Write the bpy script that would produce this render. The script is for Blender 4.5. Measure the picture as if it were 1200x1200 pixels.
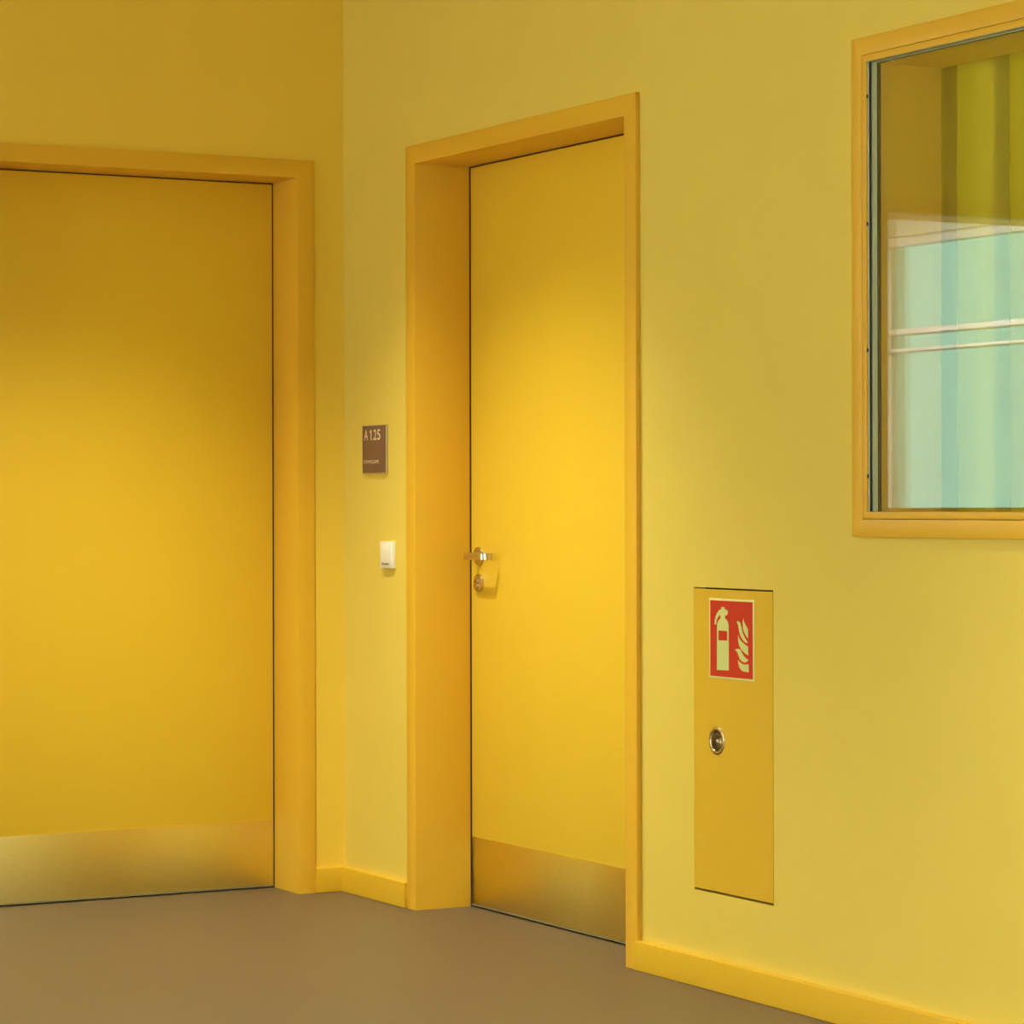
import bpy, bmesh, math
from mathutils import Vector, Matrix

# ------------------------------------------------------------------ reset
for o in list(bpy.data.objects):
    bpy.data.objects.remove(o, do_unlink=True)
scn = bpy.context.scene
COL = scn.collection

# ------------------------------------------------------------------ camera
# corner of the room at the origin; wall_left is the plane y = 0, wall_right the plane x = 0, room at x<0, y<0
YAW, ROLL, FPX, CY = -0.50256, -0.0023, 3419.992, 588.7009
CAM = Vector((-3.90412, -8.1843, 1.20175))
cd = bpy.data.cameras.new('camera')
cam = bpy.data.objects.new('camera', cd)
COL.objects.link(cam)
fwd = Vector((-math.sin(YAW), math.cos(YAW), 0))
rgt = Vector((math.cos(YAW), math.sin(YAW), 0))
upv = Vector((0, 0, 1))
rr = rgt * math.cos(ROLL) + upv * math.sin(ROLL)
uu = upv * math.cos(ROLL) - rgt * math.sin(ROLL)
mw = Matrix.Identity(4)
for i in range(3):
    mw[i][0] = rr[i]; mw[i][1] = uu[i]; mw[i][2] = -fwd[i]; mw[i][3] = CAM[i]
cam.matrix_world = mw
cd.sensor_fit = 'HORIZONTAL'
cd.sensor_width = 36.0
cd.lens = FPX * 36.0 / 1200.0
cd.shift_y = (CY - 600.0) / 1200.0
cd.clip_start = 0.05
cd.clip_end = 200
scn.camera = cam

# ------------------------------------------------------------------ world: plain daylight
w = bpy.data.worlds.new('daylight')
scn.world = w
w.use_nodes = True
bg = w.node_tree.nodes['Background']
bg.inputs[0].default_value = (1.0, 0.97, 0.87, 1)
bg.inputs[1].default_value = 9.0

# ------------------------------------------------------------------ view
vs = scn.view_settings
vs.view_transform = 'Standard'
vs.look = 'None'
vs.gamma = 1.0
vs.use_curve_mapping = False
vs.exposure = 0.0
scn.cycles.transparent_max_bounces = 32

# ------------------------------------------------------------------ lamps (recessed ceiling downlights)
CEIL = 3.05
LAMP_COL = (1.0, 0.95, 0.66)
def downlight(x, y, power, size=90.5, blend=1.0):
    l = bpy.data.lights.new('downlight_beam', 'SPOT')
    l.energy = power
    l.color = LAMP_COL
    l.spot_size = math.radians(size)
    l.spot_blend = blend
    l.shadow_soft_size = 0.03
    o = bpy.data.objects.new('downlight_beam', l)
    o.location = (x, y, CEIL - 0.012)
    COL.objects.link(o)
LAMPS = [(-0.95, -1.06, 385), (-1.0, -4.30, 310), (-1.0, -7.50, 320), (-3.95, -1.08, 220), (-3.95, -4.30, 300), (-3.95, -7.50, 300)]
for x, y, e in LAMPS:
    downlight(x, y, e)
def area(name, loc, rot, sx, sy, power, col):
    l = bpy.data.lights.new(name, 'AREA')
    l.shape = 'RECTANGLE'; l.size = sx; l.size_y = sy; l.energy = power; l.color = col
    o = bpy.data.objects.new(name, l)
    o.location = loc; o.rotation_euler = rot
    COL.objects.link(o)
    return o
# unseen lamp added behind the interior window to brighten blind and reveal
area('office_fill_lamp', (1.7, -3.2, CEIL - 0.02), (0, 0, 0), 1.2, 1.2, 260, (1, 0.95, 0.8))
# lamps added behind the left wall to brighten the mirrored lintel and frames
area('classroom_fill_lamp', (-2.2, 3.6, CEIL - 0.02), (0, 0, 0), 1.2, 2.4, 500, (0.95, 0.93, 0.97))
area('classroom_fill_lamp', (-4.2, 3.6, CEIL - 0.02), (0, 0, 0), 1.2, 2.4, 500, (0.95, 0.93, 0.97))

# ------------------------------------------------------------------ materials
def srgb(r, g, b):
    def f(c):
        c /= 255.0
        return c / 12.92 if c <= 0.04045 else ((c + 0.055) / 1.055) ** 2.4
    return (f(r), f(g), f(b), 1)

def mat(name, col, rough=0.5, metal=0.0, spec=0.5, noise=0.0, nscale=40.0, bump=0.0, bscale=300.0, aniso=None, coat=0.0):
    m = bpy.data.materials.new(name)
    m.use_nodes = True
    nt = m.node_tree
    b = nt.nodes['Principled BSDF']
    b.inputs['Base Color'].default_value = col
    b.inputs['Roughness'].default_value = rough
    b.inputs['Metallic'].default_value = metal
    b.inputs['Specular IOR Level'].default_value = spec
    b.inputs['Coat Weight'].default_value = coat
    tc = nt.nodes.new('ShaderNodeTexCoord')
    src = tc.outputs['Object']
    if aniso:
        mp = nt.nodes.new('ShaderNodeMapping')
        mp.inputs['Scale'].default_value = aniso
        nt.links.new(src, mp.inputs['Vector'])
        src = mp.outputs['Vector']
    if noise > 0:
        n = nt.nodes.new('ShaderNodeTexNoise')
        n.inputs['Scale'].default_value = nscale
        n.inputs['Detail'].default_value = 4
        nt.links.new(src, n.inputs['Vector'])
        mr = nt.nodes.new('ShaderNodeMapRange')
        mr.inputs['From Min'].default_value = 0.3
        mr.inputs['From Max'].default_value = 0.7
        mr.inputs['To Min'].default_value = 1 - noise
        mr.inputs['To Max'].default_value = 1 + noise
        nt.links.new(n.outputs['Fac'], mr.inputs['Value'])
        mx = nt.nodes.new('ShaderNodeVectorMath')
        mx.operation = 'SCALE'
        mx.inputs[0].default_value = col[:3]
        nt.links.new(mr.outputs['Result'], mx.inputs['Scale'])
        nt.links.new(mx.outputs['Vector'], b.inputs['Base Color'])
    if bump > 0:
        n2 = nt.nodes.new('ShaderNodeTexNoise')
        n2.inputs['Scale'].default_value = bscale
        n2.inputs['Detail'].default_value = 3
        nt.links.new(src, n2.inputs['Vector'])
        bp = nt.nodes.new('ShaderNodeBump')
        bp.inputs['Strength'].default_value = bump
        bp.inputs['Distance'].default_value = 0.002
        nt.links.new(n2.outputs['Fac'], bp.inputs['Height'])
        nt.links.new(bp.outputs['Normal'], b.inputs['Normal'])
    return m

def glass_mat(name, f0=0.045, tint=(0.965, 0.985, 0.97, 1)):
    m = bpy.data.materials.new(name)
    m.use_nodes = True
    nt = m.node_tree
    nt.nodes.clear()
    N = nt.nodes.new; L = nt.links.new
    out = N('ShaderNodeOutputMaterial'); mix = N('ShaderNodeMixShader')
    tr = N('ShaderNodeBsdfTransparent'); gl = N('ShaderNodeBsdfGlossy')
    tr.inputs[0].default_value = tint
    gl.inputs['Roughness'].default_value = 0.0
    gl.inputs['Color'].default_value = (1, 1, 1, 1)
    g = N('ShaderNodeNewGeometry')
    dot = N('ShaderNodeVectorMath'); dot.operation = 'DOT_PRODUCT'
    L(g.outputs['Incoming'], dot.inputs[0]); L(g.outputs['Normal'], dot.inputs[1])
    ab = N('ShaderNodeMath'); ab.operation = 'ABSOLUTE'; L(dot.outputs['Value'], ab.inputs[0])
    om = N('ShaderNodeMath'); om.operation = 'SUBTRACT'; om.inputs[0].default_value = 1.0; L(ab.outputs[0], om.inputs[1])
    pw = N('ShaderNodeMath'); pw.operation = 'POWER'; L(om.outputs[0], pw.inputs[0]); pw.inputs[1].default_value = 5.0
    ma = N('ShaderNodeMath'); ma.operation = 'MULTIPLY_ADD'; L(pw.outputs[0], ma.inputs[0])
    ma.inputs[1].default_value = 1 - f0; ma.inputs[2].default_value = f0
    L(ma.outputs[0], mix.inputs[0]); L(tr.outputs[0], mix.inputs[1]); L(gl.outputs[0], mix.inputs[2])
    L(mix.outputs[0], out.inputs[0])
    return m

M = {}
M['wall'] = mat('pale_yellow_wall_paint', srgb(226, 203, 90), 0.62, spec=0.35, noise=0.012, nscale=6, bump=0.05, bscale=420)
M['wall_gold'] = mat('golden_left_wall', srgb(238, 205, 76), 0.62, spec=0.35, noise=0.012, nscale=6, bump=0.05, bscale=420)  # left wall tone, brighter and deeper yellow than the right wall
M['door'] = mat('golden_yellow_door_laminate', srgb(235, 198, 54), 0.42, spec=0.45, noise=0.008, nscale=5, bump=0.03, bscale=250)
M['frame'] = mat('golden_yellow_steel_lacquer', srgb(226, 179, 50), 0.40, spec=0.45, noise=0.006, nscale=8)
M['base'] = mat('yellow_baseboard_lacquer', srgb(216, 175, 40), 0.45, spec=0.45, noise=0.01, nscale=8)
M['panel'] = mat('yellow_cabinet_lacquer', srgb(220, 180, 47), 0.45, spec=0.45, noise=0.006, nscale=8)
M['floor'] = mat('brown_grey_linoleum', srgb(102, 87, 74), 0.42, spec=0.45, noise=0.05, nscale=55, bump=0.06, bscale=260)
M['steel'] = mat('brushed_stainless_steel', srgb(240, 228, 160), 0.33, metal=1.0, noise=0.05, nscale=30, bump=0.12, bscale=60, aniso=(1, 1, 26))
_k = M['steel'].node_tree
_kb = _k.nodes['Principled BSDF']
_kt = _k.nodes.new('ShaderNodeTangent'); _kt.direction_type = 'RADIAL'; _kt.axis = 'Z'
_kb.inputs['Anisotropic'].default_value = 0.85
_kb.inputs['Anisotropic Rotation'].default_value = 0.25
_k.links.new(_kt.outputs[0], _kb.inputs['Tangent'])
M['chrome'] = mat('satin_nickel', srgb(205, 192, 165), 0.22, metal=1.0, noise=0.02, nscale=60)
M['cup'] = mat('dark_nickel', srgb(150, 134, 100), 0.28, metal=1.0, noise=0.02, nscale=60)
M['reveal'] = mat('brightened_reveal_lacquer', srgb(246, 200, 84), 0.45, spec=0.45, noise=0.006, nscale=8)  # frame lacquer lightened to make up for weak light on the reveal
M['seal'] = mat('brown_rubber_seal', srgb(74, 42, 16), 0.7, noise=0.03)
M['seal_metal'] = mat('aluminium_drop_seal', srgb(160, 165, 140), 0.4, metal=0.6, noise=0.02)
M['gasket'] = mat('dark_rubber_gasket', srgb(38, 32, 20), 0.7, noise=0.05)
M['spacer'] = mat('grey_spacer_bar', srgb(205, 214, 188), 0.45, noise=0.02, nscale=20)
M['brown'] = mat('brown_sign_face', srgb(122, 90, 66), 0.5, noise=0.02)
M['alu'] = mat('anodised_aluminium', srgb(205, 190, 150), 0.4, metal=0.5, noise=0.02)
M['lettering'] = mat('cream_lettering', srgb(238, 222, 180), 0.6, noise=0.01)
M['white'] = mat('white_switch_plastic', srgb(240, 236, 220), 0.35, noise=0.008)
M['mark'] = mat('grey_print', srgb(110, 100, 60), 0.6, noise=0.01)
M['red'] = mat('signal_red_print', srgb(200, 42, 8), 0.6, noise=0.02, nscale=30)
M['lumin'] = mat('photoluminescent_cream', srgb(226, 224, 150), 0.5, noise=0.01)
M['symbol'] = mat('greenish_luminous_print', srgb(208, 216, 136), 0.5, noise=0.01)
M['dark'] = mat('dark_cavity_steel', srgb(60, 48, 24), 0.6, noise=0.03)
M['ceil'] = mat('white_ceiling_paint', srgb(232, 226, 205), 0.8, noise=0.01)
M['plaster'] = mat('off_white_plaster', srgb(225, 220, 205), 0.8, noise=0.01)
M['blind'] = mat('yellow_green_fabric', srgb(196, 186, 70), 0.8, spec=0.2, noise=0.03, nscale=90, bump=0.1, bscale=500)
_b = M['blind'].node_tree
_tl = _b.nodes.new('ShaderNodeBsdfTranslucent'); _tl.inputs[0].default_value = srgb(205, 196, 80)
_mx = _b.nodes.new('ShaderNodeMixShader'); _mx.inputs[0].default_value = 0.33
_b.links.new(_b.nodes['Principled BSDF'].outputs[0], _mx.inputs[1]); _b.links.new(_tl.outputs[0], _mx.inputs[2])
_b.links.new(_mx.outputs[0], _b.nodes['Material Output'].inputs[0])
M['white_frame'] = mat('white_window_lacquer', srgb(236, 230, 226), 0.5, noise=0.01)
M['glass'] = glass_mat('clear_glass')
M['glass_ext'] = glass_mat('clear_exterior_glass', 0.03)
M['glass_dim'] = glass_mat('green_dimming_glass', 0.03, (0.45, 0.62, 0.61, 1))  # tint chosen to green and dim the daylight mirrored in the corridor glass

# ------------------------------------------------------------------ mesh helpers
def link(name, bm, m, parent=None, smooth=False):
    me = bpy.data.meshes.new(name)
    bmesh.ops.recalc_face_normals(bm, faces=bm.faces)
    bm.to_mesh(me); bm.free()
    if smooth:
        for p in me.polygons:
            p.use_smooth = True
        try:
            me.set_sharp_from_angle(angle=math.radians(40))
        except Exception:
            pass
    me.materials.append(M[m] if isinstance(m, str) else m)
    o = bpy.data.objects.new(name, me)
    COL.objects.link(o)
    if parent:
        o.parent = parent
        o.matrix_parent_inverse = parent.matrix_world.inverted()
    return o

def add_box(bm, lo, hi):
    lo2 = [min(a, b) for a, b in zip(lo, hi)]; hi2 = [max(a, b) for a, b in zip(lo, hi)]
    v = [bm.verts.new((x, y, z)) for x in (lo2[0], hi2[0]) for y in (lo2[1], hi2[1]) for z in (lo2[2], hi2[2])]
    for f in ((0, 1, 3, 2), (4, 6, 7, 5), (0, 4, 5, 1), (2, 3, 7, 6), (0, 2, 6, 4), (1, 5, 7, 3)):
        bm.faces.new([v[i] for i in f])

def box(name, lo, hi, m, parent=None, bevel=0.0, seg=2):
    bm = bmesh.new()
    add_box(bm, lo, hi)
    if bevel > 0:
        bmesh.ops.bevel(bm, geom=list(bm.edges), offset=bevel, segments=seg, affect='EDGES', profile=0.5)
    return link(name, bm, m, parent, smooth=bevel > 0)

def empty(name, loc):
    o = bpy.data.objects.new(name, None)
    o.location = loc
    o.empty_display_size = 0.1
    COL.objects.link(o)
    o.matrix_world = Matrix.Translation(loc)
    return o

def tag(o, label=None, cat=None, group=None, kind=None):
    if label: o['label'] = label
    if cat: o['category'] = cat
    if group: o['group'] = group
    if kind: o['kind'] = kind
    return o

def wall_mesh(us, zs, solid, to3, thick):
    """grid wall: u/z breaks, solid(ucentre, zcentre), to3(u, depth, z)"""
    bm = bmesh.new()
    cache = {}
    def V(u, d, z):
        k = (round(u, 5), round(d, 5), round(z, 5))
        if k not in cache:
            cache[k] = bm.verts.new(to3(u, d, z))
        return cache[k]
    nu, nz = len(us) - 1, len(zs) - 1
    S = [[solid((us[i] + us[i + 1]) / 2, (zs[j] + zs[j + 1]) / 2) for j in range(nz)] for i in range(nu)]
    for i in range(nu):
        for j in range(nz):
            if not S[i][j]:
                continue
            a, b, c, e = us[i], us[i + 1], zs[j], zs[j + 1]
            bm.faces.new([V(a, 0, c), V(b, 0, c), V(b, 0, e), V(a, 0, e)])
            bm.faces.new([V(a, thick, c), V(a, thick, e), V(b, thick, e), V(b, thick, c)])
            for (di, dj, p, q) in ((-1, 0, (a, c), (a, e)), (1, 0, (b, c), (b, e)), (0, -1, (a, c), (b, c)), (0, 1, (a, e), (b, e))):
                ii, jj = i + di, j + dj
                if ii < 0 or jj < 0 or ii >= nu or jj >= nz or not S[ii][jj]:
                    bm.faces.new([V(p[0], 0, p[1]), V(q[0], 0, q[1]), V(q[0], thick, q[1]), V(p[0], thick, p[1])])
    return bm

def inside(u, z, r):
    return r[0] < u < r[1] and r[2] < z < r[3]

def frame_ring(name, to3, o4, i4, d0, d1, m, parent, bevel=0.0012, open_bottom=False):
    """rectangular ring: outer (u0,u1,z0,z1), inner, between depths d0 (front) and d1"""
    bm = bmesh.new()
    def ring(r, d):
        u0, u1, z0, z1 = r
        return [bm.verts.new(to3(u, d, z)) for u, z in ((u0, z0), (u0, z1), (u1, z1), (u1, z0))]
    of, inf_, ob, ib = ring(o4, d0), ring(i4, d0), ring(o4, d1), ring(i4, d1)
    n = 3 if open_bottom else 4
    for k in range(n):
        l = (k + 1) % 4
        bm.faces.new([of[k], of[l], inf_[l], inf_[k]])
        bm.faces.new([ob[k], ib[k], ib[l], ob[l]])
        bm.faces.new([of[k], ob[k], ob[l], of[l]])
        bm.faces.new([inf_[k], inf_[l], ib[l], ib[k]])
    if open_bottom:
        for k in (0, 3):
            bm.faces.new([of[k], inf_[k], ib[k], ob[k]])
    bmesh.ops.recalc_face_normals(bm, faces=bm.faces)
    if bevel > 0:
        bmesh.ops.bevel(bm, geom=list(bm.edges), offset=bevel, segments=2, affect='EDGES', profile=0.5)
    return link(name, bm, m, parent, smooth=bevel > 0)

def lathe(name, prof, origin, m, parent=None, seg=48):
    """profile of (radius, height) turned about the axis -X through origin (height towards the room)"""
    bm = bmesh.new()
    rings = []
    for r, h in prof:
        if r < 1e-6:
            rings.append([bm.verts.new((origin[0] - h, origin[1], origin[2]))])
        else:
            rings.append([bm.verts.new((origin[0] - h, origin[1] + r * math.cos(2 * math.pi * k / seg), origin[2] + r * math.sin(2 * math.pi * k / seg))) for k in range(seg)])
    for a, b in zip(rings, rings[1:]):
        for k in range(seg):
            l = (k + 1) % seg
            if len(a) == 1 and len(b) == 1: continue
            if len(a) == 1: bm.faces.new([a[0], b[k], b[l]])
            elif len(b) == 1: bm.faces.new([a[k], a[l], b[0]])
            else: bm.faces.new([a[k], a[l], b[l], b[k]])
    return link(name, bm, m, parent, smooth=True)

def tube(name, path, rad, m, parent=None, seg=20):
    bm = bmesh.new()
    P = [Vector(p) for p in path]
    rings = []
    up = Vector((0, 0, 1))
    for i, p in enumerate(P):
        t = (P[min(i + 1, len(P) - 1)] - P[max(i - 1, 0)]).normalized()
        s = t.cross(up).normalized()
        rings.append([bm.verts.new(p + (s * math.cos(2 * math.pi * k / seg) + up * math.sin(2 * math.pi * k / seg)) * rad) for k in range(seg)])
    for a, b in zip(rings, rings[1:]):
        for k in range(seg):
            l = (k + 1) % seg
            bm.faces.new([a[k], a[l], b[l], b[k]])
    bm.faces.new(rings[0]); bm.faces.new(rings[-1])
    return link(name, bm, m, parent, smooth=True)

def strip(name, path, hw, hh, m, parent=None):
    """flat bar of half width hw and half height hh swept along a level path, edges slightly rounded"""
    bm = bmesh.new()
    P = [Vector(p) for p in path]
    up = Vector((0, 0, 1))
    c = 0.0012
    prof = [(-hw, -hh + c), (-hw, hh - c), (-hw + c, hh), (hw - c, hh), (hw, hh - c), (hw, -hh + c), (hw - c, -hh), (-hw + c, -hh)]
    rings = []
    for i, p in enumerate(P):
        t = (P[min(i + 1, len(P) - 1)] - P[max(i - 1, 0)]).normalized()
        s_ = t.cross(up).normalized()
        rings.append([bm.verts.new(p + s_ * a + up * b) for a, b in prof])
    for a, b in zip(rings, rings[1:]):
        for k in range(len(prof)):
            l = (k + 1) % len(prof)
            bm.faces.new([a[k], a[l], b[l], b[k]])
    bm.faces.new(rings[0]); bm.faces.new(rings[-1])
    return link(name, bm, m, parent, smooth=True)

def ear_clip(P):
    idx = list(range(len(P)))
    area2 = sum(P[i][0] * P[(i + 1) % len(P)][1] - P[(i + 1) % len(P)][0] * P[i][1] for i in range(len(P)))
    sg_ = 1 if area2 > 0 else -1
    cr = lambda a, b, c: sg_ * ((b[0] - a[0]) * (c[1] - a[1]) - (b[1] - a[1]) * (c[0] - a[0]))
    out = []
    while len(idx) > 3:
        for k in range(len(idx)):
            i, j, l = idx[k - 1], idx[k], idx[(k + 1) % len(idx)]
            if cr(P[i], P[j], P[l]) <= 1e-12:
                continue
            if any(cr(P[i], P[j], P[q]) >= 0 and cr(P[j], P[l], P[q]) >= 0 and cr(P[l], P[i], P[q]) >= 0 for q in idx if q not in (i, j, l)):
                continue
            out.append((i, j, l)); idx.pop(k)
            break
        else:
            break
    out.append(tuple(idx[:3]))
    return out

def poly_prism(name, pts3_front, back_off, m, parent=None):
    bm = bmesh.new()
    f = [bm.verts.new(p) for p in pts3_front]
    b = [bm.verts.new(Vector(p) + Vector(back_off)) for p in pts3_front]
    n = len(f)
    for tri in ear_clip([(p[1], p[2]) for p in pts3_front]):
        bm.faces.new([f[i] for i in tri]); bm.faces.new([b[i] for i in reversed(tri)])
    for i in range(n):
        j = (i + 1) % n
        bm.faces.new([f[i], b[i], b[j], f[j]])
    return link(name, bm, m, parent)

# wall frames: right wall u = -y (0 at the corner, growing towards the camera), depth +x ; left wall u = -x, depth +y
R3 = lambda u, d, z: (d, -u, z)
L3 = lambda u, d, z: (-u, d, z)

# ------------------------------------------------------------------ measured dimensions
T = 0.20                      # wall thickness
CP = 0.014                    # how far steel frames stand proud
BBT, BBH = 0.0215, 0.0752     # baseboard
HEAD_IN, HEAD_OUT = 2.2, 2.2553
ROOM_X, ROOM_Y = -5.95, -10.6
RD = dict(o0=0.454, i0=0.5122, i1=1.7109, o1=1.7686, leaf=0.1726, seal=0.0033)   # right wall door
LD = dict(o0=0.1072, i0=0.1625, i1=1.3612, o1=1.4185, leaf=0.1700, seal=0.0014)  # left wall door
W1 = dict(o=(2.7185, 4.30, 1.1213, 2.2556))                          # window in the right wall
W2 = dict(o=(2.006, 3.60, 1.1213, 2.2556))                           # window in the left wall (seen mirrored in the glass)
PAN = (2.0238, 2.3735, 0.2390, 0.9897)                               # extinguisher cabinet panel
HOLE = 0.022
rd_hole = (RD['i0'] - HOLE, RD['i1'] + HOLE, -1, HEAD_IN + HOLE)
ld_hole = (LD['i0'] - HOLE, LD['i1'] + HOLE, -1, HEAD_IN + HOLE)
def inset(r, d): return (r[0] + d, r[1] - d, r[2] + d, r[3] - d)
w1_hole = inset(W1['o'], 0.03)
w2_hole = inset(W2['o'], 0.03)
pan_hole = (PAN[0] - 0.0018, PAN[1] + 0.0018, PAN[2] - 0.0032, PAN[3] + 0.0005)

# ------------------------------------------------------------------ room shell
us = sorted([0, rd_hole[0], rd_hole[1], pan_hole[0], pan_hole[1], w1_hole[0], w1_hole[1], -ROOM_Y])
zs = sorted([0, rd_hole[3], pan_hole[2], pan_hole[3], w1_hole[2], w1_hole[3], CEIL])
bm = wall_mesh(us, zs, lambda u, z: not (inside(u, z, rd_hole) or inside(u, z, pan_hole) or inside(u, z, w1_hole)), R3, T)
tag(link('wall_right', bm, 'wall'), 'pale yellow painted wall holding the door, cabinet and window', 'wall', kind='structure')

us = sorted([0, ld_hole[0], ld_hole[1], w2_hole[0], w2_hole[1], -ROOM_X])
zs = sorted([0, ld_hole[3], w2_hole[2], w2_hole[3], CEIL])
bm = wall_mesh(us, zs, lambda u, z: not (inside(u, z, ld_hole) or inside(u, z, w2_hole)), L3, T)
tag(link('wall_left', bm, 'wall_gold'), 'golden yellow wall around the wide door', 'wall', kind='structure')

tag(box('floor', (ROOM_X - 0.3, ROOM_Y - 0.3, -0.2), (4.2, 8.3, 0), 'floor'), 'brown grey smooth linoleum floor', 'floor', kind='structure')
tag(box('ceiling', (ROOM_X - 0.3, ROOM_Y - 0.3, CEIL), (4.2, 8.3, CEIL + 0.2), 'ceil'), 'white flat ceiling above the corridor', 'ceiling', kind='structure')
tag(box('wall_back', (ROOM_X - 0.2, ROOM_Y - 0.2, 0), (0.2, ROOM_Y, CEIL), 'plaster'), 'off white wall behind the camera', 'wall', kind='structure')
# facade wall: added fill windows on the corridor side, one daylight window in the room behind the left wall
EXT = (-5.42, -2.2, 0.85, 2.70)
COR = [(0.7, 1.9, 0.15, 2.70), (6.0, 7.6, 0.15, 2.70), (8.0, 10.2, 0.15, 2.70)]   # unseen windows added on the corridor side for daylight fill
us = sorted([-8.2, EXT[0], EXT[1], -ROOM_Y] + [c for w_ in COR for c in w_[:2]])
zs = sorted([0, 0.15, EXT[2], EXT[3], CEIL])
bm = wall_mesh(us, zs, lambda u, z: not any(inside(u, z, w_) for w_ in [EXT] + COR), lambda u, d, z: (ROOM_X - d, -u, z), 0.2)
tag(link('wall_facade', bm, 'plaster'), 'off white outer wall with the daylight window', 'wall', kind='structure')
tag(box('wall_far', (ROOM_X - 0.2, 8.0, 0), (0.2, 8.2, CEIL), 'plaster'), 'off white far wall of the day lit room', 'wall', kind='structure')
tag(box('wall_divider', (0.0, T, 0), (0.2, 8.0, CEIL), 'plaster'), 'off white side wall of the day lit room', 'wall', kind='structure')
# room behind the right wall
tag(box('wall_office_side', (T, -0.3, 0), (4.0, -0.1, CEIL), 'plaster'), 'off white side wall of the office behind the window', 'wall', kind='structure')
tag(box('wall_office_back', (3.8, ROOM_Y, 0), (4.0, -0.3, CEIL), 'plaster'), 'off white back wall of the office behind the window', 'wall', kind='structure')
tag(box('wall_office_end', (T, -6.2, 0), (3.8, -6.0, CEIL), 'plaster'), 'off white end wall of the office behind the window', 'wall', kind='structure')

# ------------------------------------------------------------------ baseboards
def baseboard(name, to3, u0, u1, label):
    bm = bmesh.new()
    # profile with a small rounded top edge
    prof = [(0, 0.0012), (0, BBH), (-BBT + 0.003, BBH), (-BBT + 0.0009, BBH - 0.0009), (-BBT, BBH - 0.003), (-BBT, 0.0012)]
    a = [bm.verts.new(to3(u0, d, z)) for d, z in prof]
    b = [bm.verts.new(to3(u1, d, z)) for d, z in prof]
    for i in range(len(prof)):
        j = (i + 1) % len(prof)
        bm.faces.new([a[i], a[j], b[j], b[i]])
    bm.faces.new(a); bm.faces.new(list(reversed(b)))
    return tag(link(name, bm, 'base', smooth=True), label, 'baseboard', kind='structure')
baseboard('baseboard_right', R3, BBT, RD['o0'] + 0.0005, 'short yellow baseboard between corner and narrow door')
baseboard('baseboard_window_side', R3, RD['o1'] - 0.0005, -ROOM_Y, 'long yellow baseboard below extinguisher cabinet and window')
baseboard('baseboard_left', L3, 0.0, LD['o0'] + 0.0005, 'short yellow baseboard between wide door and corner')
baseboard('baseboard_left_outer', L3, LD['o1'] - 0.0005, -ROOM_X, 'yellow baseboard left of the wide door')

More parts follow.
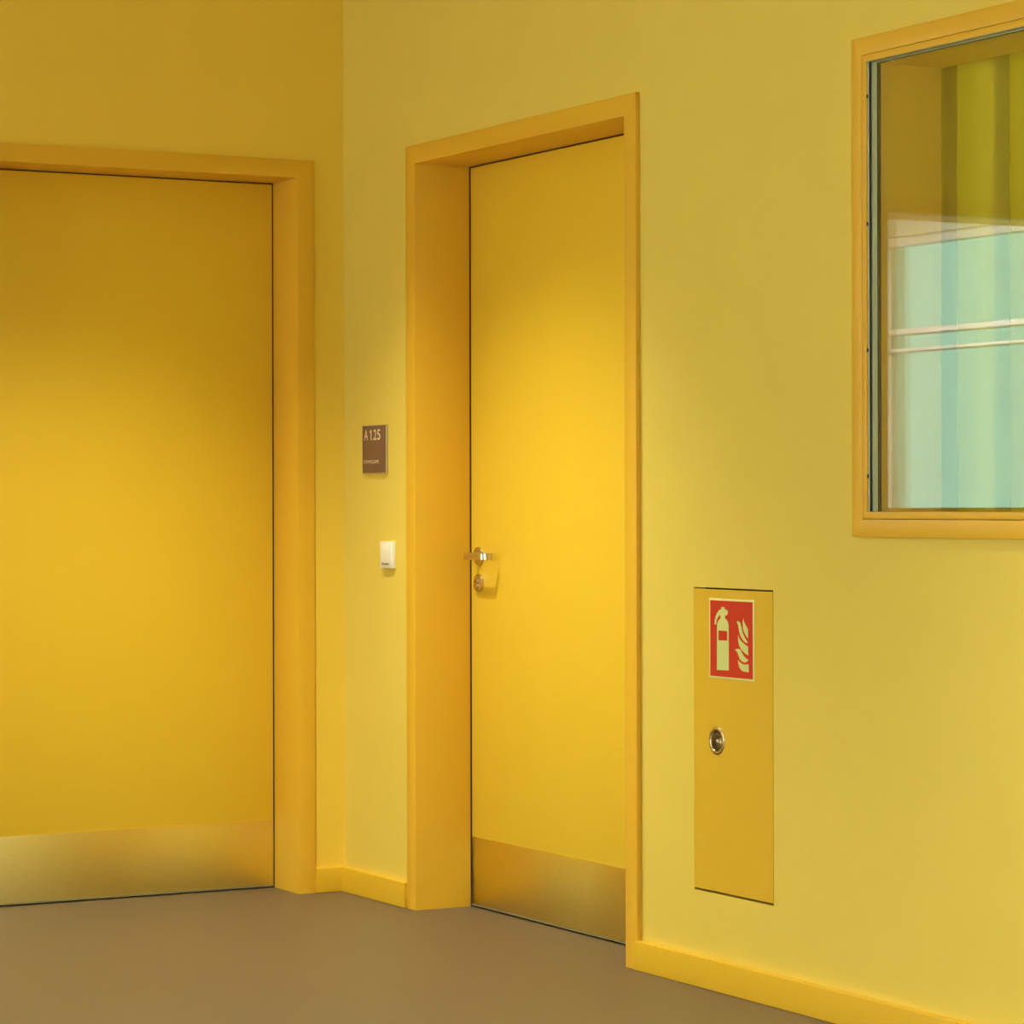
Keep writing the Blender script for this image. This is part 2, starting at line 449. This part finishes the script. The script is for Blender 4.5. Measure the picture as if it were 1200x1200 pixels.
# ------------------------------------------------------------------ doors
def door(name, to3, D, label, handle):
    root = empty(name, to3((D['i0'] + D['i1']) / 2, D['leaf'], 0))
    tag(root, label, 'door', kind='structure')
    i0, i1, o0, o1, lf = D['i0'], D['i1'], D['o0'], D['o1'], D['leaf']
    # steel frame: front architrave (proud of the wall) and lining form one folded profile
    bm = bmesh.new()
    prof = [('o', 0.0), ('o', -CP), ('i', -CP), ('i', 0.232), ('b', 0.232), ('b', 0.0)]
    path = []
    for which, d in prof:
        off = {'o': (o0, o1, HEAD_OUT), 'i': (i0, i1, HEAD_IN), 'b': (i0 - 0.018, i1 + 0.018, HEAD_IN + 0.018)}[which]
        path.append([bm.verts.new(to3(u, d, z)) for u, z in ((off[0], 0.0), (off[0], off[2]), (off[1], off[2]), (off[1], 0.0))])
    n = len(path)
    for a in range(n):
        b = (a + 1) % n
        for k in range(3):
            bm.faces.new([path[a][k], path[a][k + 1], path[b][k + 1], path[b][k]])
    for k in (0, 3):
        bm.faces.new([r[k] for r in path])
    bmesh.ops.recalc_face_normals(bm, faces=bm.faces)
    ed = [e for e in bm.edges if e.calc_length() > 0.3]
    bmesh.ops.bevel(bm, geom=ed, offset=0.0016, segments=2, affect='EDGES', profile=0.5)
    link('door_frame', bm, 'frame', root, smooth=True)
    g = 0.0035
    leaf = box('door_leaf', to3(i0 + g, lf, 0.0065), to3(i1 - g, lf + 0.05, HEAD_IN - g), 'door', root, bevel=0.0012)
    # dark seal closing the joint between leaf and lining
    frame_ring('door_seal', to3, (i0 + 0.0002, i1 - 0.0002, 0.0, HEAD_IN - 0.0002), (i0 + 0.0022, i1 - 0.0022, 0.0, HEAD_IN - 0.0022), lf - D['seal'], lf + 0.03, 'seal', root, bevel=0, open_bottom=True)
    box('drop_seal', to3(i0 + g, lf + 0.014, 0.0), to3(i1 - g, lf + 0.03, 0.0064), 'gasket', leaf)
    kp = box('kick_plate', to3(i0 + g + 0.0006, lf - 0.0015, 0.0085), to3(i1 - g - 0.0006, lf - 0.0001, 0.2085), 'steel', leaf, bevel=0.0006)
    box('bottom_rail', to3(i0 + g, lf - 0.0022, 0.0045), to3(i1 - g, lf - 0.0001, 0.0083), 'seal_metal', leaf)
    if handle:
        hx, hy, hz = lf, -0.5672, 1.0435
        rose = lathe('handle_rose', [(0, 0.0085), (0.0235, 0.0085), (0.0258, 0.0075), (0.0266, 0.0055), (0.0266, 0.0001)], (hx, hy, hz), 'chrome', root)
        off, rad, tip, bend = 0.058, 0.0100, 0.127, 0.022
        pts = [(0, 0.006), (0, off - bend)]
        for k in range(1, 9):
            a = k / 8 * math.pi / 2
            pts.append((bend * (1 - math.cos(a)), off - bend + bend * math.sin(a)))
        pts.append((tip - bend, off))
        for k in range(1, 9):
            a = k / 8 * math.pi / 2
            pts.append((tip - bend + bend * math.sin(a), off - bend * (1 - math.cos(a))))
        pts.append((tip, 0.027))
        strip('lever', [(hx - h, hy - t, hz) for t, h in pts], 0.0040, 0.0100, 'chrome', rose)
        esc = lathe('lock_escutcheon', [(0, 0.0085), (0.0235, 0.0085), (0.0258, 0.0075), (0.0264, 0.0055), (0.0264, 0.0001)], (hx, hy, 0.9635), 'chrome', root)
        # euro profile cylinder: round core with a flat tongue below
        lathe('lock_cylinder', [(0, 0.0120), (0.0075, 0.0120), (0.0085, 0.0112), (0.0085, 0.0080)], (hx, hy, 0.9685), 'chrome', esc, seg=28)
        box('cylinder_tongue', (hx - 0.0115, hy - 0.005, 0.944), (hx - 0.0080, hy + 0.005, 0.966), 'chrome', esc, bevel=0.0012)
        box('key_slot', (hx - 0.0124, hy - 0.0011, 0.9640), (hx - 0.0119, hy + 0.0011, 0.9735), 'gasket', esc)
    return root

door('door_1', L3, LD, 'wide golden yellow door with steel kick plate, beside the corner', False)
door('door_2', R3, RD, 'narrower yellow door with lever handle and steel kick plate', True)

# ------------------------------------------------------------------ windows
def interior_window(name, to3, o, label, inner_reveal):
    root = empty(name, to3((o[0] + o[1]) / 2, 0, o[2]))
    tag(root, label, 'window', kind='structure')
    a = inset(o, 0.0402)     # joint between frame and glazing bead
    b = inset(o, 0.0570)     # bead inner edge
    frame_ring('window_frame', to3, o, a, -CP, 0.03, 'frame', root, bevel=0.0012)
    frame_ring('glazing_bead', to3, inset(a, 0.0012), b, -CP, -0.0088, 'frame', root, bevel=0.0008)
    c = inset(o, 0.0575)
    frame_ring('outer_gasket', to3, inset(a, 0.0005), c, -0.0048, -0.0012, 'gasket', root, bevel=0)
    frame_ring('glazing_tape', to3, inset(a, 0.0013), inset(o, 0.0572), -0.0086, -0.0050, 'spacer', root, bevel=0)
    box('glass_pane', to3(a[0] + 0.001, -0.0010, a[2] + 0.001), to3(a[1] - 0.001, 0.0030, a[3] - 0.001), 'glass', root)
    frame_ring('spacer_bar', to3, inset(a, 0.001), c, 0.0034, 0.0168, 'spacer', root, bevel=0)
    box('glass_pane', to3(a[0] + 0.001, 0.0172, a[2] + 0.001), to3(a[1] - 0.001, 0.0212, a[3] - 0.001), 'glass', root)
    frame_ring('inner_gasket', to3, inset(a, 0.0005), c, 0.0214, 0.0275, 'gasket', root, bevel=0)
    frame_ring('reveal_lining', to3, inset(o, 0.0301), inset(o, 0.0580), 0.0278, inner_reveal, 'reveal', root, bevel=0)
    return root
w1 = interior_window('window_1', R3, W1['o'], 'interior window in a golden steel frame with daylight reflected', 0.196)
for zc in (2.1200, 1.8310, 1.5445, 1.2590):
    box('glazing_clip', (-0.0128, -2.7782, zc - 0.004), (-0.0098, -2.7754, zc + 0.004), 'gasket', w1)
interior_window('window_2', L3, W2['o'], 'interior window left of the wide door', 0.196)

# mirrored daylight window and added fill windows of the facade
F3 = lambda u, d, z: (ROOM_X - d, -u, z)
def facade_window(name, e, label, glass='glass_ext'):
    root = tag(empty(name, F3((e[0] + e[1]) / 2, 0, e[2])), label, 'window', kind='structure')
    frame_ring('window_frame', F3, e, inset(e, 0.05), 0.03, 0.12, 'white_frame', root, bevel=0)
    for za, zb in ((2.045, 2.068), (2.143, 2.180)):
        tb = box('transom_bar', F3(e[0] + 0.05, 0.04, za), F3(e[1] - 0.05, 0.11, zb), 'white_frame', root, bevel=0.004)
        box('transom_rib', F3(e[0] + 0.05, 0.028, za + 0.006), F3(e[1] - 0.05, 0.0399, za + 0.014), 'white_frame', tb)
    box('glass_pane', F3(e[0] + 0.05, 0.07, 2.18), F3(e[1] - 0.05, 0.075, e[3] - 0.05), glass, root)
    box('glass_pane', F3(e[0] + 0.05, 0.07, e[2] + 0.05), F3(e[1] - 0.05, 0.075, 2.045), glass, root)
    box('glass_pane', F3(e[0] + 0.05, 0.07, 2.068), F3(e[1] - 0.05, 0.075, 2.143), glass, root)
facade_window('window_3', EXT, 'white daylight window with a transom bar, seen mirrored in the glass', 'glass_dim')
facade_window('fill_window_4', COR[0], 'white window added for fill light, nearest the wide door')
facade_window('fill_window_5', COR[1], 'white window added for fill light, in the middle of the facade')
facade_window('fill_window_6', COR[2], 'white window added for fill light, beside the camera')

# ------------------------------------------------------------------ vertical blind behind window_1
blind = empty('vertical_blind', (0.23, -3.5, 1.16))
tag(blind, 'yellow green vertical blind hanging behind the interior window', 'blind')
PITCH = 0.191
bx0 = 0.199
box('head_rail', (0.20, -4.35, 2.236), (0.29, -2.55, 2.27), 'alu', blind, bevel=0.002)
slat_me = None
for k in range(9):
    y0 = -2.6365 - k * PITCH
    if slat_me is None:
        bm = bmesh.new()
        # folded slat seen from above: flat part at the back, then swinging forward over the next slat
        prof = [(0.047, 0.075), (0.045, 0.020), (0.043, -0.020), (0.040, -0.045), (0.031, -0.090), (0.018, -0.135), (0.0, -0.195)]
        tk = 0.0025
        rows = []
        for (dx, dy) in prof:
            rows.append([bm.verts.new((dx, dy, 0)), bm.verts.new((dx, dy, 1.13)), bm.verts.new((dx + tk, dy, 1.13)), bm.verts.new((dx + tk, dy, 0))])
        for r0, r1 in zip(rows, rows[1:]):
            for i in range(4):
                j = (i + 1) % 4
                bm.faces.new([r0[i], r0[j], r1[j], r1[i]])
        bm.faces.new(rows[0]); bm.faces.new(list(reversed(rows[-1])))
        s = link('slat', bm, 'blind', None)
        slat_me = s.data
    else:
        s = bpy.data.objects.new('slat', slat_me)
        COL.objects.link(s)
    s.parent = blind
    s.matrix_parent_inverse = blind.matrix_world.inverted()
    s.location = (bx0, y0, 1.105)

# ------------------------------------------------------------------ text helper
def text_mesh(name, s, y_left, y_right, z0, z1, x, m, parent, fat=0.0):
    cu = bpy.data.curves.new(name, 'FONT')
    cu.body = s
    cu.size = 1.0
    cu.fill_mode = 'FRONT'
    cu.offset = fat
    to = bpy.data.objects.new(name, cu)
    COL.objects.link(to)
    dg = bpy.context.evaluated_depsgraph_get()
    me = bpy.data.meshes.new_from_object(to.evaluated_get(dg))
    bpy.data.objects.remove(to, do_unlink=True)
    xs = [v.co.x for v in me.vertices]; ys = [v.co.y for v in me.vertices]
    x0, x1, y0, y1 = min(xs), max(xs), min(ys), max(ys)
    for v in me.vertices:
        a = (v.co.x - x0) / (x1 - x0); b = (v.co.y - y0) / (y1 - y0)
        v.co = (x, y_left + (y_right - y_left) * a, z0 + (z1 - z0) * b)
    me.name = name
    me.materials.clear()
    me.materials.append(M[m])
    o = bpy.data.objects.new(name, me)
    COL.objects.link(o)
    o.parent = parent
    o.matrix_parent_inverse = parent.matrix_world.inverted()
    return o

# ------------------------------------------------------------------ room number sign
sg = empty('room_sign', (0, -0.233, 1.29))
tag(sg, 'small square brown room sign reading A 1.25 beside the narrow door', 'sign')
box('sign_holder', (-0.0080, -0.3095, 1.2905), (-0.0002, -0.1500, 1.4375), 'alu', sg, bevel=0.0012)
fc = box('sign_face', (-0.0100, -0.3078, 1.2925), (-0.0081, -0.1515, 1.4355), 'brown', sg, bevel=0.0005)
TY = lambda f_: -0.1645 - 0.111 * f_
for ch, a_, b_, zz in (('A', 0.0, 0.235, 1.0), ('.', 0.52, 0.575, 0.16), ('2', 0.593, 0.765, 1.0), ('5', 0.813, 1.0, 1.0)):
    text_mesh('letter' if ch == 'A' else ('full_stop' if ch == '.' else 'digit'), ch, TY(a_), TY(b_), 1.3915, 1.3915 + 0.032 * zz, -0.0104, 'lettering', fc, 0.014)
one = [(0.455, 0.0), (0.455, 1.0), (0.425, 1.0), (0.395, 0.88), (0.34, 0.80), (0.34, 0.70), (0.405, 0.76), (0.405, 0.0)]
poly_prism('digit', [(-0.0105, TY(a_), 1.3915 + 0.032 * b_) for a_, b_ in one], (0.0004, 0, 0), 'lettering', fc)
text_mesh('room_name', 'STAMMGRUPPE', -0.1605, -0.2645, 1.3205, 1.3310, -0.0104, 'lettering', fc)

# ------------------------------------------------------------------ light switch
sw = empty('light_switch', (0, -0.319, 1.005))
tag(sw, 'white square rocker light switch on the wall below the room sign', 'switch')
box('switch_frame', (-0.0130, -0.3605, 1.0045), (-0.0002, -0.2770, 1.0850), 'white', sw, bevel=0.0018)
rk = box('rocker', (-0.0160, -0.3480, 1.0145), (-0.0131, -0.2905, 1.0755), 'white', sw, bevel=0.0010)
box('print_mark', (-0.0163, -0.3430, 1.0160), (-0.0161, -0.2960, 1.0190), 'mark', rk)

# ------------------------------------------------------------------ fire extinguisher cabinet
cb = empty('extinguisher_cabinet', (0, -2.199, 0.239))
tag(cb, 'tall flush yellow fire extinguisher cabinet set into the wall', 'cabinet')
h = pan_hole
bm = bmesh.new()
e = 0.0004
for lo, hi in (((0.0335, -h[1] + e, h[2] + e), (0.18, -h[1] + 0.002, h[3] - e)), ((0.0335, -h[0] - 0.002, h[2] + e), (0.18, -h[0] - e, h[3] - e)),
               ((0.0335, -h[1] + e, h[2] + e), (0.18, -h[0] - e, h[2] + 0.002)), ((0.0335, -h[1] + e, h[3] - 0.002), (0.18, -h[0] - e, h[3] - e)),
               ((0.178, -h[1] + e, h[2] + e), (0.18, -h[0] - e, h[3] - e))):
    add_box(bm, lo, hi)
link('cabinet_box', bm, 'dark', cb)
# door leaf with a round hole for the pull
PY, PZ = -2.1265, 0.6135
bm = bmesh.new()
yl, yr, zb, zt = -PAN[0], -PAN[1], PAN[2] + 0.0028, PAN[3] - 0.0035
SEG = 48
def circ(r, x):
    return [bm.verts.new((x, PY + r * math.cos(2 * math.pi * k / SEG), PZ + r * math.sin(2 * math.pi * k / SEG))) for k in range(SEG)]
def rim(x):
    out = []
    for k in range(SEG):
        a = 2 * math.pi * k / SEG
        c, s = math.cos(a), math.sin(a)
        ty = ((yl - PY) / c) if c > 1e-9 else (((yr - PY) / c) if c < -1e-9 else 1e9)
        tz = ((zt - PZ) / s) if s > 1e-9 else (((zb - PZ) / s) if s < -1e-9 else 1e9)
        t = min(ty, tz)
        out.append(bm.verts.new((x, PY + t * c, PZ + t * s)))
    return out
x_f, x_b = -0.0005, 0.0180
ci, co = circ(0.033, x_f), rim(x_f)
ci2, co2 = circ(0.033, x_b), rim(x_b)
corners = {}
def corner(x, y, z):
    return bm.verts.new((x, y, z))
def is_v(p): return abs(p.co.y - yl) < 1e-6 or abs(p.co.y - yr) < 1e-6
for k in range(SEG):
    l = (k + 1) % SEG
    bm.faces.new([ci[k], ci[l], ci2[l], ci2[k]])
    a, b, a2, b2 = co[k], co[l], co2[k], co2[l]
    same = (abs(a.co.y - b.co.y) < 1e-6) or (abs(a.co.z - b.co.z) < 1e-6)
    if same:
        bm.faces.new([ci[k], a, b, ci[l]]); bm.faces.new([ci2[k], ci2[l], b2, a2]); bm.faces.new([a, a2, b2, b])
    else:
        yy = a.co.y if is_v(a) else b.co.y
        zz = b.co.z if is_v(a) else a.co.z
        c1, c2 = corner(x_f, yy, zz), corner(x_b, yy, zz)
        bm.faces.new([ci[k], a, c1, b, ci[l]]); bm.faces.new([ci2[k], ci2[l], b2, c2, a2])
        bm.faces.new([a, a2, c2, c1]); bm.faces.new([c1, c2, b2, b])
cdoor = link('cabinet_door', bm, 'panel', cb)
# flush ring pull: raised ring and a recessed dished cup
lathe('pull_ring', [(0.0250, -0.002), (0.0252, 0.0010), (0.0265, 0.0024), (0.0300, 0.0030), (0.0345, 0.0020), (0.0358, 0.0006), (0.0358, -0.0004)], (0, PY, PZ), 'chrome', cb)
lathe('pull_cup', [(0.0, -0.0215), (0.010, -0.0210), (0.0170, -0.0190), (0.0215, -0.0150), (0.0240, -0.0095), (0.0250, -0.0020)], (0, PY, PZ), 'cup', cb)

# ------------------------------------------------------------------ fire extinguisher sign
fs = empty('fire_extinguisher_sign', (-0.0005, -2.1955, 0.766))
tag(fs, 'red square fire extinguisher sign with cream symbols on the cabinet', 'sign')
SY0, SY1, SZ0, SZ1 = -2.0955, -2.2960, 0.7675, 0.9645
SX = -0.0005
plate = box('sign_plate', (SX - 0.0012, SY1, SZ0), (SX - 0.0001, SY0, SZ1), 'lumin', fs, bevel=0.0003)
RY0, RY1, RZ0, RZ1 = -2.1003, -2.2892, 0.7728, 0.9592
red = box('red_field', (SX - 0.0016, RY1, RZ0), (SX - 0.00121, RY0, RZ1), 'red', fs)
# symbol outlines in the sign's own plane (traced in a skewed grid, mapped to the square red field)
def S(px, py):
    # grid corners of the red field: (122,132) (632,152) (132,1022) (632,1058)
    u = 0.5; v = 0.5
    for _ in range(12):
        lx = 122 + 10 * v; rx = 632
        u = (px - lx) / (rx - lx)
        ty = 132 + 20 * u; by = 1022 + 36 * u
        v = (py - ty) / (by - ty)
    return (RY0 + (RY1 - RY0) * u, RZ1 + (RZ0 - RZ1) * v)
def symbol(name, pts, m, x, parent):
    P = [S(*p) for p in pts]
    return poly_prism(name, [(x, y, z) for y, z in P], (0.0003, 0, 0), m, parent)
ext = symbol('extinguisher_symbol', [(212, 955), (210, 425), (216, 395), (232, 365), (252, 345), (250, 312), (246, 302), (222, 330), (204, 370), (198, 418), (180, 418), (181, 372), (190, 330),
    (208, 285), (232, 250), (258, 238), (260, 212), (300, 215), (300, 240), (318, 240), (335, 250), (342, 275), (335, 300), (320, 312), (305, 312), (305, 345), (325, 362), (342, 390), (350, 430), (354, 958)], 'symbol', SX - 0.0020, fs)
symbol('label_square', [(230, 490), (332, 494), (332, 607), (230, 604)], 'red', SX - 0.0024, ext)
for pts in ([(525, 340), (533, 380), (552, 420), (580, 470), (580, 580), (560, 555), (535, 510), (520, 460), (516, 400)],
            [(447, 378), (470, 378), (490, 400), (503, 450), (520, 520), (545, 575), (580, 628), (560, 632), (525, 605), (495, 560), (475, 500), (465, 430)],
            [(462, 535), (475, 575), (500, 610), (540, 645), (582, 675), (582, 778), (545, 755), (505, 715), (478, 670), (463, 610)],
            [(425, 715), (450, 700), (485, 705), (505, 740), (530, 785), (558, 812), (583, 828), (570, 850), (540, 862), (510, 850), (480, 815), (462, 765), (450, 735)],
            [(463, 830), (485, 860), (515, 880), (550, 885), (587, 880), (587, 975), (545, 970), (510, 960), (480, 925), (466, 875)]):
    symbol('flame_symbol', pts, 'symbol', SX - 0.0020, fs)
